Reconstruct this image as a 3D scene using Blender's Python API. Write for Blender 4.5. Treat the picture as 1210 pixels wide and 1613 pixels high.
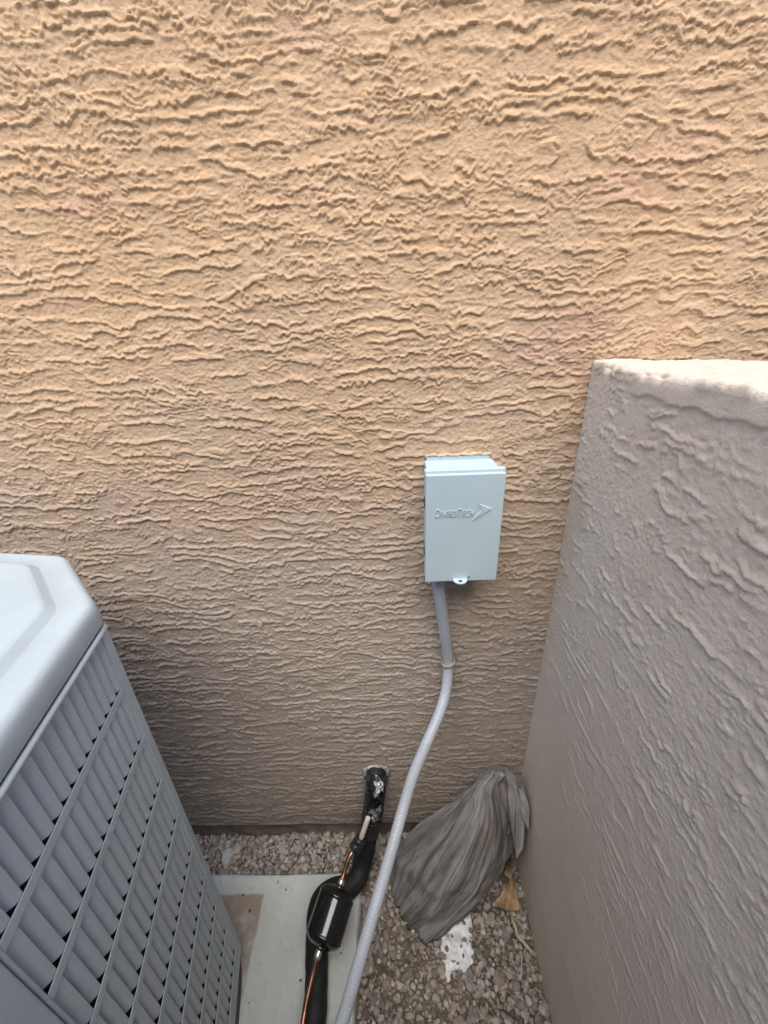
import bpy, bmesh, math, random
import numpy as np
from mathutils import Vector, Matrix

for o in list(bpy.data.objects):
    bpy.data.objects.remove(o, do_unlink=True)
scene = bpy.context.scene
COL = scene.collection
rnd = random.Random(7)

# ------------------------------------------------------------------ camera
cam_d = bpy.data.cameras.new('camera')
cam = bpy.data.objects.new('camera', cam_d)
COL.objects.link(cam)
cam_d.sensor_fit = 'VERTICAL'
cam_d.sensor_height = 36.0
cam_d.lens = 36.0 * 621.15 / 1613.0
cam_d.clip_start = 0.01
cam_d.clip_end = 500.0
R = [[0.99925, -0.033145, -0.020007], [0.004247, -0.419803, 0.907605], [-0.038481, -0.90701, -0.419347]]
cam.matrix_world = Matrix(((R[0][0], -R[0][1], -R[0][2], 0.0),
                           (R[1][0], -R[1][1], -R[1][2], -0.62),
                           (R[2][0], -R[2][1], -R[2][2], 1.29),
                           (0, 0, 0, 1)))
scene.camera = cam

# ------------------------------------------------------------------ sky and sun
SUN_EL, SUN_AZ = 60.0, 182.0       # azimuth: degrees from +Y (behind the house) towards +X
world = bpy.data.worlds.new('World')
scene.world = world
world.use_nodes = True
wn = world.node_tree.nodes
wl = world.node_tree.links
sky = wn.new('ShaderNodeTexSky')
sky.sky_type = 'NISHITA'
sky.sun_disc = False
sky.sun_elevation = math.radians(SUN_EL)
sky.sun_rotation = math.radians(SUN_AZ)
sky.dust_density = 0.6
sky.ozone_density = 1.5
bg = wn['Background']
bg.inputs['Strength'].default_value = 0.15
wl.new(sky.outputs[0], bg.inputs['Color'])

sun_d = bpy.data.lights.new('sun', 'SUN')
sun_d.energy = 1.5
sun_d.angle = math.radians(58.0)
sun_d.color = (1.0, 0.91, 0.76)
sun = bpy.data.objects.new('sun', sun_d)
COL.objects.link(sun)
el, az = math.radians(SUN_EL), math.radians(SUN_AZ)
sdir = Vector((math.sin(az) * math.cos(el), math.cos(az) * math.cos(el), math.sin(el)))
sun.rotation_euler = sdir.to_track_quat('Z', 'Y').to_euler()
sun.location = (-1, -3, 8)

vs = scene.view_settings
vs.view_transform = 'Standard'
vs.look = 'None'
vs.gamma = 1.0
vs.use_curve_mapping = False
vs.exposure = 1.86
scene.cycles.max_bounces = 6
scene.cycles.diffuse_bounces = 3
scene.cycles.glossy_bounces = 3
scene.cycles.adaptive_threshold = 0.02
scene.render.resolution_x = 768
scene.render.resolution_y = 1024


# ------------------------------------------------------------------ helpers
def tag(o, label=None, cat=None, group=None, kind=None):
    if label: o['label'] = label
    if cat: o['category'] = cat
    if group: o['group'] = group
    if kind: o['kind'] = kind
    return o


def empty(name, loc, rz=0.0):
    o = bpy.data.objects.new(name, None)
    o.empty_display_size = 0.05
    COL.objects.link(o)
    o.location = loc
    o.rotation_euler = (0, 0, rz)
    return o


def link(name, me, mat=None, parent=None):
    o = bpy.data.objects.new(name, me)
    COL.objects.link(o)
    if mat is not None and not me.materials:
        me.materials.append(mat)
    if parent is not None:
        o.parent = parent
    return o


def mesh(name, verts, faces, smooth=False):
    me = bpy.data.meshes.new(name)
    me.from_pydata([tuple(v) for v in verts], [], [tuple(f) for f in faces])
    me.update()
    if smooth:
        me.polygons.foreach_set('use_smooth', [True] * len(me.polygons))
    return me


def from_bm(name, bm, smooth=False):
    me = bpy.data.meshes.new(name)
    bm.normal_update()
    bm.to_mesh(me)
    bm.free()
    if smooth:
        me.polygons.foreach_set('use_smooth', [True] * len(me.polygons))
    return me


def np_mesh(name, co, quads, smooth=True, uv=None):
    """fast mesh from numpy arrays: co (n,3), quads (m,4)"""
    me = bpy.data.meshes.new(name)
    n, m = len(co), len(quads)
    me.vertices.add(n)
    me.vertices.foreach_set('co', np.ascontiguousarray(co, dtype=np.float32).ravel())
    me.loops.add(m * 4)
    me.loops.foreach_set('vertex_index', np.ascontiguousarray(quads, dtype=np.int32).ravel())
    me.polygons.add(m)
    me.polygons.foreach_set('loop_start', np.arange(0, m * 4, 4, dtype=np.int32))
    me.polygons.foreach_set('loop_total', np.full(m, 4, dtype=np.int32))
    me.polygons.foreach_set('use_smooth', np.full(m, smooth, dtype=bool))
    if uv is not None:
        l = me.uv_layers.new(name='UVMap')
        l.data.foreach_set('uv', np.ascontiguousarray(uv[np.asarray(quads).ravel()], dtype=np.float32).ravel())
    me.update(calc_edges=True)
    me.validate()
    return me


def grid_quads(nu, nv, wrap_u=False):
    """index = j*nu + i ; i along u, j along v"""
    iu = np.arange(nu if wrap_u else nu - 1)
    jv = np.arange(nv - 1)
    I, J = np.meshgrid(iu, jv)
    I2 = (I + 1) % nu
    return np.stack([J * nu + I, J * nu + I2, (J + 1) * nu + I2, (J + 1) * nu + I], -1).reshape(-1, 4)


def box_bm(bm, lo, hi, bevel=0.0):
    lo, hi = Vector(lo), Vector(hi)
    r = bmesh.ops.create_cube(bm, size=1.0)
    for v in r['verts']:
        v.co = Vector([(lo[k] + hi[k]) / 2 + v.co[k] * (hi[k] - lo[k]) for k in range(3)])
    if bevel > 0:
        es = list({e for v in r['verts'] for e in v.link_edges})
        bmesh.ops.bevel(bm, geom=es, offset=bevel, segments=2, affect='EDGES', profile=0.5)


def box(name, lo, hi, mat, parent=None, bevel=0.0):
    bm = bmesh.new()
    box_bm(bm, lo, hi, bevel)
    return link(name, from_bm(name, bm), mat, parent)


def catmull(P, n):
    P = [np.array(p, float) for p in P]
    out = []
    for i in range(len(P) - 1):
        p0 = P[i - 1] if i > 0 else 2 * P[0] - P[1]
        p1, p2 = P[i], P[i + 1]
        p3 = P[i + 2] if i + 2 < len(P) else 2 * P[-1] - P[-2]
        for k in range(n):
            t = k / n
            out.append(0.5 * ((2 * p1) + (-p0 + p2) * t + (2 * p0 - 5 * p1 + 4 * p2 - p3) * t * t + (-p0 + 3 * p1 - 3 * p2 + p3) * t ** 3))
    out.append(P[-1])
    return np.array(out)


def resample(C, step):
    d = np.r_[0, np.cumsum(np.linalg.norm(np.diff(C, axis=0), axis=1))]
    n = max(2, int(d[-1] / step) + 1)
    s = np.linspace(0, d[-1], n)
    return np.stack([np.interp(s, d, C[:, k]) for k in range(3)], -1), s


def frames(C):
    T = np.gradient(C, axis=0)
    T /= np.linalg.norm(T, axis=1)[:, None]
    N = np.zeros_like(C)
    a = np.array([1.0, 0.2, 0.1])
    a -= T[0] * a.dot(T[0]); a /= np.linalg.norm(a)
    N[0] = a
    for i in range(1, len(C)):
        a = N[i - 1] - T[i] * N[i - 1].dot(T[i])
        N[i] = a / np.linalg.norm(a)
    B = np.cross(T, N)
    return T, N, B


def tube(name, C, radius, mat, parent=None, seg=20, cap=True):
    """C (n,3) centre line, radius scalar, (n,) or (n,seg)"""
    C = np.asarray(C, float)
    n = len(C)
    T, N, B = frames(C)
    a = np.linspace(0, 2 * math.pi, seg, endpoint=False)
    r = np.broadcast_to(np.asarray(radius, float).reshape(-1, 1) if np.ndim(radius) == 1 else np.asarray(radius, float), (n, seg))
    co = C[:, None, :] + r[:, :, None] * (np.cos(a)[None, :, None] * N[:, None, :] + np.sin(a)[None, :, None] * B[:, None, :])
    co = co.reshape(-1, 3)
    q = grid_quads(seg, n, True)
    me = np_mesh(name, co, q)
    if cap:
        bm = bmesh.new(); bm.from_mesh(me); bm.verts.ensure_lookup_table()
        bm.faces.new([bm.verts[i] for i in range(seg)][::-1])
        bm.faces.new([bm.verts[(n - 1) * seg + i] for i in range(seg)])
        bm.normal_update(); bm.to_mesh(me); bm.free()
    return link(name, me, mat, parent)


# ---- value noise in numpy
_T = np.random.RandomState(11).rand(16, 256, 256).astype(np.float32) * 2 - 1


def vn(x, y, s=0):
    xi = np.floor(x).astype(np.int32); yi = np.floor(y).astype(np.int32)
    fx = (x - xi).astype(np.float32); fy = (y - yi).astype(np.float32)
    fx = fx * fx * fx * (fx * (fx * 6 - 15) + 10); fy = fy * fy * fy * (fy * (fy * 6 - 15) + 10)
    t = _T[s % 16]
    x0, y0 = xi & 255, yi & 255
    x1, y1 = (xi + 1) & 255, (yi + 1) & 255
    a = t[y0, x0] * (1 - fx) + t[y0, x1] * fx
    b = t[y1, x0] * (1 - fx) + t[y1, x1] * fx
    return a * (1 - fy) + b * fy


def fbm(x, y, oct=3, s=0, g=0.5):
    r = 0; A = 1.0; n = 0
    for k in range(oct):
        r = r + A * vn(x * 2.03 ** k + 17.3 * k, y * 2.03 ** k + 5.1 * k, s + k)
        n += A; A *= g
    return r / n * 1.6


def sst(a, b, x):
    t = np.clip((x - a) / (b - a), 0, 1)
    return t * t * (3 - 2 * t)


def ledges(x, z, G, A, plate, falloff):
    """trowel ledges on the whole-number contours of G: sharp lower lip with a thin bead, flat plate, feathered above"""
    gz, gx = np.gradient(G, z[:, 0], x[0, :])
    gl = np.clip(np.hypot(gx, gz), 14.0, 260.0)
    f = G - np.floor(G)
    d = f / gl
    dn = (1 - f) / gl                                          # distance up to the next lip
    lip = sst(.0001, .0013, d)
    bead = np.exp(-((d - .0017) / .0011) ** 2)
    return A * (lip * (1 - sst(plate, falloff, d)) + .30 * bead)


def stucco(x, z, s=0, size=1.0, amp=1.0, grit=1.0, gap=0.0):
    """height in metres of a trowel-dragged lace stucco coat; x along the wall, z up"""
    x = x / size; z = z / size
    rough = sst(-.35, .40, fbm(x / .15, z / .07, 3, s + 8))          # where the coat tore into lace
    # lower lips hang in rounded lobes with cusps between them
    lobes = np.abs(vn(x / .0165, z / .045, s + 1)) + .60 * np.abs(vn(x / .0078, z / .020, s + 14))
    wz = z + (.0056 + .0058 * rough) * lobes + .0030 * vn(x / .024, z / .018, s + 4) + .0009 * vn(x / .0040, z / .0040, s + 5)
    G = wz / .0270 + .85 * fbm(x / .200, wz / .060, 3, s + 2, .5)
    A = .0026 * sst(-.46 + gap, .06 + gap, fbm(x / .050, z / .026, 3, s + 9, .6))
    hA = ledges(x, z, G, A, .0045, .0140)
    G2 = (wz + .0035 * np.abs(vn(x / .0075, z / .02, s + 15))) / .0125 + .9 * fbm(x / .070, wz / .035, 2, s + 6, .5)
    A2 = .0021 * sst(-.25 + gap, .20 + gap, fbm(x / .032, z / .018, 2, s + 7)) * (.40 + .60 * rough)
    hB = ledges(x, z, G2, A2, .0020, .0065)
    h = np.maximum(hA, hB) + .25 * np.minimum(hA, hB)
    # a few long straight trowel drags
    g = z / .070 + .5 * fbm(x / .50, z / .15, 2, s + 3)
    f = g - np.floor(g)
    m = sst(.34, .52, fbm(x / .22, z / .05, 2, s + 10))
    h += m * .0013 * np.clip(1 - f * 6.0, 0, 1) * sst(0, .02, f)
    # sand grit, mostly in the hollows
    hollow = 1 - .7 * sst(.0006, .0018, h)
    h += grit * hollow * (.00085 * sst(.20, .60, fbm(x / .0062, z / .0054, 2, s + 12)) + .00045 * vn(x / .0042, z / .0040, s + 13))
    return h * amp


def graded(a, b, lo, hi, step, grow=1.25, maxstep=.12):
    """coordinates a..b, fine between lo and hi, growing outside"""
    mid = list(np.arange(lo, hi, step)) + [hi]
    L = []; x = lo; st = step
    while x > a + 1e-6:
        st = min(st * grow, maxstep); x = max(a, x - st); L.append(x)
    Rr = []; x = hi; st = step
    while x < b - 1e-6:
        st = min(st * grow, maxstep); x = min(b, x + st); Rr.append(x)
    return np.array(L[::-1] + mid + Rr)


# ------------------------------------------------------------------ materials
class Mat:
    def __init__(self, name, rough=.6, metal=0.0, color=(.5, .5, .5), spec=.5):
        self.m = bpy.data.materials.new(name)
        self.m.use_nodes = True
        self.nt = self.m.node_tree
        self.b = self.nt.nodes['Principled BSDF']
        self.b.inputs['Roughness'].default_value = rough
        self.b.inputs['Metallic'].default_value = metal
        self.b.inputs['Base Color'].default_value = (*color, 1)
        self.b.inputs['Specular IOR Level'].default_value = spec
        self.tc = None

    def n(self, t, **kw):
        nd = self.nt.nodes.new(t)
        for k, v in kw.items():
            if k in nd.inputs: nd.inputs[k].default_value = v
            else: setattr(nd, k, v)
        return nd

    def l(self, a, b): self.nt.links.new(a, b)

    def coord(self, which='Object', scale=(1, 1, 1), rot=(0, 0, 0)):
        if self.tc is None: self.tc = self.n('ShaderNodeTexCoord')
        mp = self.n('ShaderNodeMapping')
        mp.inputs['Scale'].default_value = scale
        mp.inputs['Rotation'].default_value = rot
        self.l(self.tc.outputs[which], mp.inputs[0])
        return mp.outputs[0]

    def noise(self, scale, detail=4, rough=.55, vec=None, dist=0.0):
        nd = self.n('ShaderNodeTexNoise')
        nd.inputs['Scale'].default_value = scale
        nd.inputs['Detail'].default_value = detail
        nd.inputs['Roughness'].default_value = rough
        nd.inputs['Distortion'].default_value = dist
        self.l(vec if vec is not None else self.coord(), nd.inputs['Vector'])
        return nd.outputs[0]

    def ramp(self, fac, stops):
        r = self.n('ShaderNodeValToRGB')
        e = r.color_ramp.elements
        while len(e) < len(stops): e.new(.5)
        for k, (p, c) in enumerate(stops):
            e[k].position = p
            e[k].color = (*c, 1) if len(c) == 3 else c
        self.l(fac, r.inputs[0])
        return r.outputs[0]

    def mix(self, fac, a, b, mode='MIX'):
        m = self.n('ShaderNodeMix', data_type='RGBA', blend_type=mode)
        for sock, v in ((m.inputs[0], fac), (m.inputs[6], a), (m.inputs[7], b)):
            if isinstance(v, (int, float)): sock.default_value = v
            elif isinstance(v, tuple): sock.default_value = (*v, 1)
            else: self.l(v, sock)
        return m.outputs[2]

    def math(self, op, a, b=0.0, c=None):
        m = self.n('ShaderNodeMath', operation=op)
        for sock, v in zip(m.inputs, (a, b, c if c is not None else 0.0)):
            if isinstance(v, (int, float)): sock.default_value = v
            else: self.l(v, sock)
        return m.outputs[0]

    def smooth(self, x, a, b):
        m = self.n('ShaderNodeMapRange', interpolation_type='SMOOTHSTEP')
        m.inputs['From Min'].default_value = a
        m.inputs['From Max'].default_value = b
        self.l(x, m.inputs['Value'])
        return m.outputs[0]

    def bump(self, h, dist, strength=1.0, prev=None):
        b = self.n('ShaderNodeBump')
        b.inputs['Strength'].default_value = strength
        b.inputs['Distance'].default_value = dist
        self.l(h, b.inputs['Height'])
        if prev is not None: self.l(prev, b.inputs['Normal'])
        self.l(b.outputs[0], self.b.inputs['Normal'])
        return b.outputs[0]

    def color(self, s): self.l(s, self.b.inputs['Base Color'])

    def sep(self):
        if self.tc is None: self.tc = self.n('ShaderNodeTexCoord')
        s = self.n('ShaderNodeSeparateXYZ')
        self.l(self.tc.outputs['Object'], s.inputs[0])
        return s.outputs


def stucco_mat(name, base, pale, pink, streak=False):
    M = Mat(name, rough=.88, spec=.25)
    v = M.coord()
    big = M.noise(2.6, 4, .6, v)
    c = M.mix(M.smooth(big, .38, .68), base, pale)
    c = M.mix(M.smooth(M.noise(5.5, 3, .5, M.coord(scale=(1, 1, 1.8))), .56, .74), c, pink)
    c = M.mix(M.math('MULTIPLY', M.smooth(M.noise(60, 4, .65, v), .45, .8), .25), c, tuple(k * .72 for k in base))
    if streak:
        s = M.sep()
        wob = M.math('MULTIPLY_ADD', M.noise(9, 2, .5, v), .012, 0.0)
        ctr = M.math('MULTIPLY_ADD', s[2], -.045, .1335)
        d = M.math('ABSOLUTE', M.math('SUBTRACT', M.math('ADD', s[0], wob), ctr))
        k = M.math('SUBTRACT', 1.0, M.smooth(d, .0015, .006))
        up = M.math('MULTIPLY', M.smooth(s[2], .12, .22), M.math('SUBTRACT', 1.0, M.smooth(s[2], .40, .52)))
        k = M.math('MULTIPLY', M.math('MULTIPLY', k, up), M.math('MULTIPLY', M.smooth(M.noise(40, 3, .6, v), .3, .6), .75))
        c = M.mix(k, c, (.62, .52, .43))
        # dimmer, cooler light of the lower half painted in as grey-taupe patches
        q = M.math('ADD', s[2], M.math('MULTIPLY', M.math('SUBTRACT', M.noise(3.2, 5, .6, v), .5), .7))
        falloff = M.math('MULTIPLY', M.math('SUBTRACT', 1.0, M.smooth(q, .62, 1.48)), .85)
        c = M.mix(falloff, c, (.412, .362, .318))
        # dust and splash stain low on the wall, shape from noise
        e = M.math('ADD', s[2], M.math('MULTIPLY', M.noise(11, 4, .6, v), -.16))
        dirt = M.math('MULTIPLY', M.math('SUBTRACT', 1.0, M.smooth(e, -.06, .16)), .45)
        c = M.mix(dirt, c, (.24, .19, .15))
    M.color(c)
    b = M.bump(M.noise(210, 5, .75, v), .0030, .9)
    M.bump(M.noise(700, 3, .6, v), .0005, .8, b)
    return M.m


MAT = {}
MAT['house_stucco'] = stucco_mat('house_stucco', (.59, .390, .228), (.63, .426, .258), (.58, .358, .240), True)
MAT['fence_stucco'] = stucco_mat('fence_stucco', (.615, .540, .450), (.66, .585, .49), (.62, .52, .435))
MAT['far_stucco'] = stucco_mat('far_stucco', (.33, .34, .35), (.38, .39, .40), (.33, .33, .34))

M = Mat('foundation_concrete', rough=.9, spec=.2)
M.color(M.mix(M.smooth(M.noise(14, 5, .6), .35, .7), (.16, .135, .11), (.27, .235, .195)))
M.bump(M.noise(90, 5, .7), .003, .7)
MAT['foundation'] = M.m

M = Mat('soil', rough=.95, spec=.15)
M.color(M.mix(M.smooth(M.noise(30, 5, .65), .3, .7), (.12, .095, .07), (.24, .195, .145)))
M.bump(M.noise(160, 5, .7), .006, .8)
MAT['soil'] = M.m

M = Mat('pad_concrete', rough=.85, spec=.3)
v = M.coord()
s = M.sep()
c = M.mix(M.smooth(M.noise(7, 5, .65), .35, .7), (.47, .49, .46), (.59, .615, .58))
c = M.mix(M.math('MULTIPLY', M.smooth(M.noise(55, 4, .7), .5, .75), .4), c, (.33, .31, .27))
wob = M.math('MULTIPLY', M.math('SUBTRACT', M.noise(18, 4, .6), .5), .016)
ex = M.math('SUBTRACT', 1.0, M.smooth(M.math('ADD', s[0], wob), -.350, -.344))
ey = M.math('SUBTRACT', 1.0, M.smooth(M.math('ADD', s[1], wob), -.135, -.129))
st = M.math('MULTIPLY', M.math('MULTIPLY', ex, ey), M.smooth(M.noise(13, 5, .7), .22, .5))
c = M.mix(M.math('MULTIPLY', st, .85), c, (.27, .21, .155))
spot = M.smooth(M.noise(70, 2, .4), .735, .76)
c = M.mix(spot, c, (.07, .06, .055))
M.color(c)
b = M.bump(M.noise(40, 5, .6), .003, .5)
M.bump(M.noise(420, 3, .6), .0008, .7, b)
MAT['pad'] = M.m


def paint(name, col, rough, var=.06, bump=.0003, bscale=350, spec=.5):
    M = Mat(name, rough=rough, spec=spec)
    lo = tuple(k * (1 - var) for k in col); hi = tuple(min(1, k * (1 + var)) for k in col)
    c = M.mix(M.smooth(M.noise(9, 4, .6), .3, .7), lo, hi)
    dust = M.math('MULTIPLY', M.smooth(M.noise(38, 6, .7), .52, .8), .22)
    c = M.mix(dust, c, tuple(k * .78 + .02 for k in col))
    M.color(c)
    M.l(M.ramp(M.noise(26, 4, .6), [(.3, (rough * .85,) * 3), (.75, (min(1, rough * 1.2),) * 3)]), M.b.inputs['Roughness'])
    if bump: M.bump(M.noise(bscale, 3, .5), bump, .5)
    return M.m


MAT['condenser'] = paint('condenser_paint', (.41, .475, .495), .42)
MAT['slat'] = paint('slat_paint', (.45, .49, .505), .42)
MAT['box'] = paint('box_paint', (.43, .525, .555), .45, .03)
MAT['conduit'] = paint('conduit_plastic', (.375, .405, .445), .36, .05, 0)
MAT['strap'] = paint('strap_paint', (.38, .30, .22), .6, .12)
MAT['dark'] = paint('dark_void', (.012, .013, .015), .8, .1, 0)
MAT['hole'] = paint('dark_slot', (.03, .032, .035), .7, .1, 0)
MAT['base'] = paint('base_plastic', (.02, .021, .023), .6, .1, 0)

M = Mat('foam_rubber', rough=.62, spec=.35)
M.color(M.mix(M.noise(50, 4, .6), (.008, .009, .010), (.018, .019, .020)))
M.bump(M.noise(600, 3, .6), .0006, .6)
MAT['foam'] = M.m
M = Mat('black_tape', rough=.33, spec=.5)
M.color(M.mix(M.noise(40, 3, .6), (.012, .013, .016), (.024, .026, .03)))
M.bump(M.noise(45, 3, .6, None, 1.2), .004, .7)
MAT['tape'] = M.m
M = Mat('crinkled_tape', rough=.16, spec=.7)
M.color(M.mix(M.noise(34, 2, .5), (.010, .011, .012), (.02, .021, .023)))
M.bump(M.noise(48, 2, .5, None, 1.5), .010, 1.0)
MAT['shiny_tape'] = M.m
M = Mat('glint_patch', rough=.25, metal=.85)
M.color(M.mix(M.smooth(M.noise(30, 3, .55), .44, .54), (.02, .022, .025), (.62, .65, .68)))  # bright patches painted in as sky glints on dark tape
M.bump(M.noise(110, 3, .6, None, 1.5), .006, 1.0)
MAT['glint'] = M.m
M = Mat('drier_enamel', rough=.12, spec=.6)
M.color(M.mix(M.noise(30, 3, .6), (.006, .006, .007), (.012, .012, .013)))
M.bump(M.noise(25, 2, .5), .0006, .4)
MAT['enamel'] = M.m
M = Mat('copper', rough=.3, metal=1.0)
M.color(M.mix(M.smooth(M.noise(70, 4, .6), .35, .7), (.24, .11, .07), (.46, .25, .17)))
MAT['copper'] = M.m
M = Mat('brazed_joint', rough=.35, metal=.9)
M.color(M.mix(M.noise(90, 4, .6), (.5, .45, .38), (.75, .70, .62)))
MAT['braze'] = M.m
M = Mat('ivory_sleeve', rough=.5)
M.color(M.mix(M.noise(70, 4, .6), (.62, .54, .42), (.74, .68, .56)))
MAT['ivory'] = M.m
M = Mat('caulk', rough=.45, spec=.5)
M.color(M.mix(M.smooth(M.noise(120, 3, .6), .4, .65), (.22, .21, .20), (.50, .49, .48)))
M.bump(M.noise(160, 3, .6), .003, .8)
MAT['caulk'] = M.m
M = Mat('tan_bounce', rough=.7, spec=.3)  # tan tone standing for bounced light above the box
M.color(M.mix(M.smooth(M.noise(120, 4, .6), .35, .65), (.44, .34, .23), (.56, .46, .33)))
M.bump(M.noise(220, 4, .65), .003, .8)
MAT['bounce_tint'] = M.m
M = Mat('white_plaster', rough=.9, spec=.2)
M.color(M.mix(M.smooth(M.noise(55, 4, .6), .35, .6), (.62, .62, .61), (.82, .83, .83)))
M.bump(M.noise(180, 4, .6), .002, .8)
MAT['plaster'] = M.m
M = Mat('dry_leaf', rough=.7, spec=.25)
M.color(M.mix(M.smooth(M.noise(45, 5, .65), .35, .7), (.24, .15, .075), (.43, .31, .18)))
M.bump(M.noise(140, 4, .6), .001, .8)
MAT['leaf'] = M.m
M = Mat('dry_twig', rough=.75, spec=.25)
M.color(M.mix(M.noise(120, 4, .6), (.38, .32, .20), (.60, .53, .37)))
MAT['twig'] = M.m

M = Mat('weathered_wood', rough=.82, spec=.25)
uvv = M.coord('UV', (24, 2.2, 1))
fine = M.coord('UV', (120, 4.5, 1))
g1 = M.noise(1.0, 6, .6, uvv, .9)
g2 = M.noise(1.0, 4, .6, fine, .4)
g0 = M.noise(1.0, 4, .55, M.coord('UV', (8, 1.2, 1)), .7)
c = M.mix(M.smooth(g1, .30, .70), (.105, .097, .090), (.325, .308, .29))
c = M.mix(M.math('MULTIPLY', M.smooth(g0, .50, .70), .6), c, (.45, .44, .435))
c = M.mix(M.math('MULTIPLY', M.smooth(M.noise(8, 4, .6), .50, .68), .6), c, (.27, .205, .145))
c = M.mix(M.math('MULTIPLY', M.smooth(g2, .50, .68), .60), c, (.085, .076, .068))
g3 = M.noise(1.0, 3, .55, M.coord('UV', (46, 1.1, 1)), .6)
c = M.mix(M.math('MULTIPLY', M.smooth(g3, .67, .72), .7), c, (.04, .036, .032))
M.color(c)
b = M.bump(g1, .0035, .8)
b = M.bump(g2, .002, .8, b)
M.bump(M.math('SUBTRACT', 1.0, M.smooth(g3, .66, .73)), .003, .8, b)
MAT['wood'] = M.m
M = Mat('split_wood_face', rough=.8, spec=.25)
c = M.mix(M.smooth(M.noise(16, 5, .6), .35, .7), (.25, .24, .232), (.40, .392, .385))
c = M.mix(M.math('MULTIPLY', M.smooth(M.noise(1.0, 4, .6, M.coord('UV', (60, 4, 1))), .55, .72), .5), c, (.10, .09, .08))
M.color(c)
M.bump(M.noise(70, 4, .6), .002, .6)
MAT['split'] = M.m

M = Mat('gravel', rough=.85, spec=.3)
at = M.n('ShaderNodeAttribute', attribute_name='tint')
c = M.mix(M.math('MULTIPLY', M.smooth(M.noise(170, 4, .65), .4, .75), .5), at.outputs['Color'], (.19, .155, .12))
M.color(c)
M.bump(M.noise(420, 4, .65), .0012, .7)
MAT['gravel'] = M.m

STONE_COLS = [(.35, .305, .25), (.29, .245, .20), (.43, .385, .32), (.26, .22, .185), (.48, .445, .39), (.32, .275, .235), (.38, .30, .235), (.36, .35, .34), (.22, .19, .165), (.54, .52, .49)]
MAT['stones'] = []
for k, cc in enumerate(STONE_COLS):
    M = Mat('stone_%d' % k, rough=.85, spec=.3)
    M.color(M.mix(M.smooth(M.noise(150, 5, .65), .35, .75), cc, tuple(x * .62 for x in cc)))
    M.bump(M.noise(380, 4, .65), .0012, .7)
    MAT['stones'].append(M.m)

# ------------------------------------------------------------------ ground
xs = graded(-40, 40, -.8, .6, .02, 1.5, 12)
ys = graded(-40, 12, -.9, .03, .02, 1.5, 12)
X, Y = np.meshgrid(xs, ys)
near = np.exp(-(X ** 2 + (Y + .3) ** 2) / 1.2)
Z = near * (.004 * fbm(X / .12, Y / .12, 3, 3))
gme = np_mesh('ground', np.stack([X.ravel(), Y.ravel(), Z.ravel()], -1), grid_quads(len(xs), len(ys)))
ground = link('ground', gme, MAT['soil'])
tag(ground, kind='structure')

# ------------------------------------------------------------------ house wall
house = empty('house_wall', (0, 0, 0))
tag(house, 'tall tan stucco house wall with coarse horizontal trowel ridges, behind the grey box', 'wall', kind='thing')
xs = graded(-2.6, 2.2, -.78, .60, .0019, 1.2, .020)
zs = np.r_[np.arange(.066, .50, .0030), np.arange(.50, 1.0, .0020), graded(1.0, 2.8, 1.0, 1.64, .0015, 1.12, .009)]
X, Zz = np.meshgrid(xs, zs)
h = stucco(X, Zz, 0, .66, .88)
h *= sst(.066, .078, Zz) * .9 + .1
Yy = -h
# flat spot where the pipe goes through, rounded drip edge at the bottom
d = np.hypot(X + .060, Zz - .291)
Yy = Yy * sst(.026, .038, d) - (1 - sst(.026, .038, d)) * .0006
Yy = Yy + .004 * (1 - sst(.066, .072, Zz))
co = np.stack([X.ravel(), Yy.ravel(), Zz.ravel()], -1)
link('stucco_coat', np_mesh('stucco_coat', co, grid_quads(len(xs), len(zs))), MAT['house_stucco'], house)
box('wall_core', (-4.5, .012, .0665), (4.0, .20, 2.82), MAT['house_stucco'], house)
box('weep_screed', (-4.5, .0045, .0610), (4.0, .06, .0660), MAT['foundation'], house)
# foundation stem wall, slightly rough, set back under the stucco
xs = graded(-4.5, 4.0, -.6, .35, .006)
zs = np.linspace(-.05, .0615, 20)
X, Zz = np.meshgrid(xs, zs)
Yy = .010 - .003 * fbm(X / .05, Zz / .03, 4, 2) - .004 * sst(.03, -.02, Zz)
link('foundation', np_mesh('foundation', np.stack([X.ravel(), Yy.ravel(), Zz.ravel()], -1), grid_quads(len(xs), len(zs))), MAT['foundation'], house)

# ------------------------------------------------------------------ side wall on the right (runs towards the camera)
FD = np.array([-.041, -.99916]); FN = np.array([-.99916, .041]); F0 = np.array([.302, -.0015])
TOP = 1.235; TH = .145; RC = .006
ss = graded(0, 3.2, 0, .60, .0021, 1.25, .05)
prof = []                       # (offset outwards, z, normal_out, normal_z, roughness coordinate)
for z in graded(-.03, TOP - RC, .16, TOP - RC, .0021, 1.2, .012):
    prof.append((0, z, 1, 0))
for k in range(1, 5):
    a = math.radians(22.5 * k)
    prof.append((-RC + RC * math.cos(a), TOP - RC + RC * math.sin(a), math.cos(a), math.sin(a)))
for o in np.arange(RC + .003, TH - RC, .003):
    prof.append((-o, TOP, 0, 1))
for k in range(0, 5):
    a = math.radians(90 + 22.5 * k)
    prof.append((-TH + RC + RC * math.cos(a), TOP - RC + RC * math.sin(a), math.cos(a), math.sin(a)))
for z in graded(-.03, TOP - RC - .01, TOP - .03, TOP - RC - .01, .006, 1.3, .06)[::-1]:
    prof.append((-TH, z, -1, 0))
prof = np.array(prof)
arc = np.r_[0, np.cumsum(np.hypot(np.diff(prof[:, 0]), np.diff(prof[:, 1])))]
S, A = np.meshgrid(ss, arc)
_, K = np.meshgrid(ss, np.arange(len(arc)))
off, zz, no, nz = (prof[:, k][K] for k in range(4))
hh = stucco(S + 7.3, A, 5, .78, .78, .9, .47)
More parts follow.
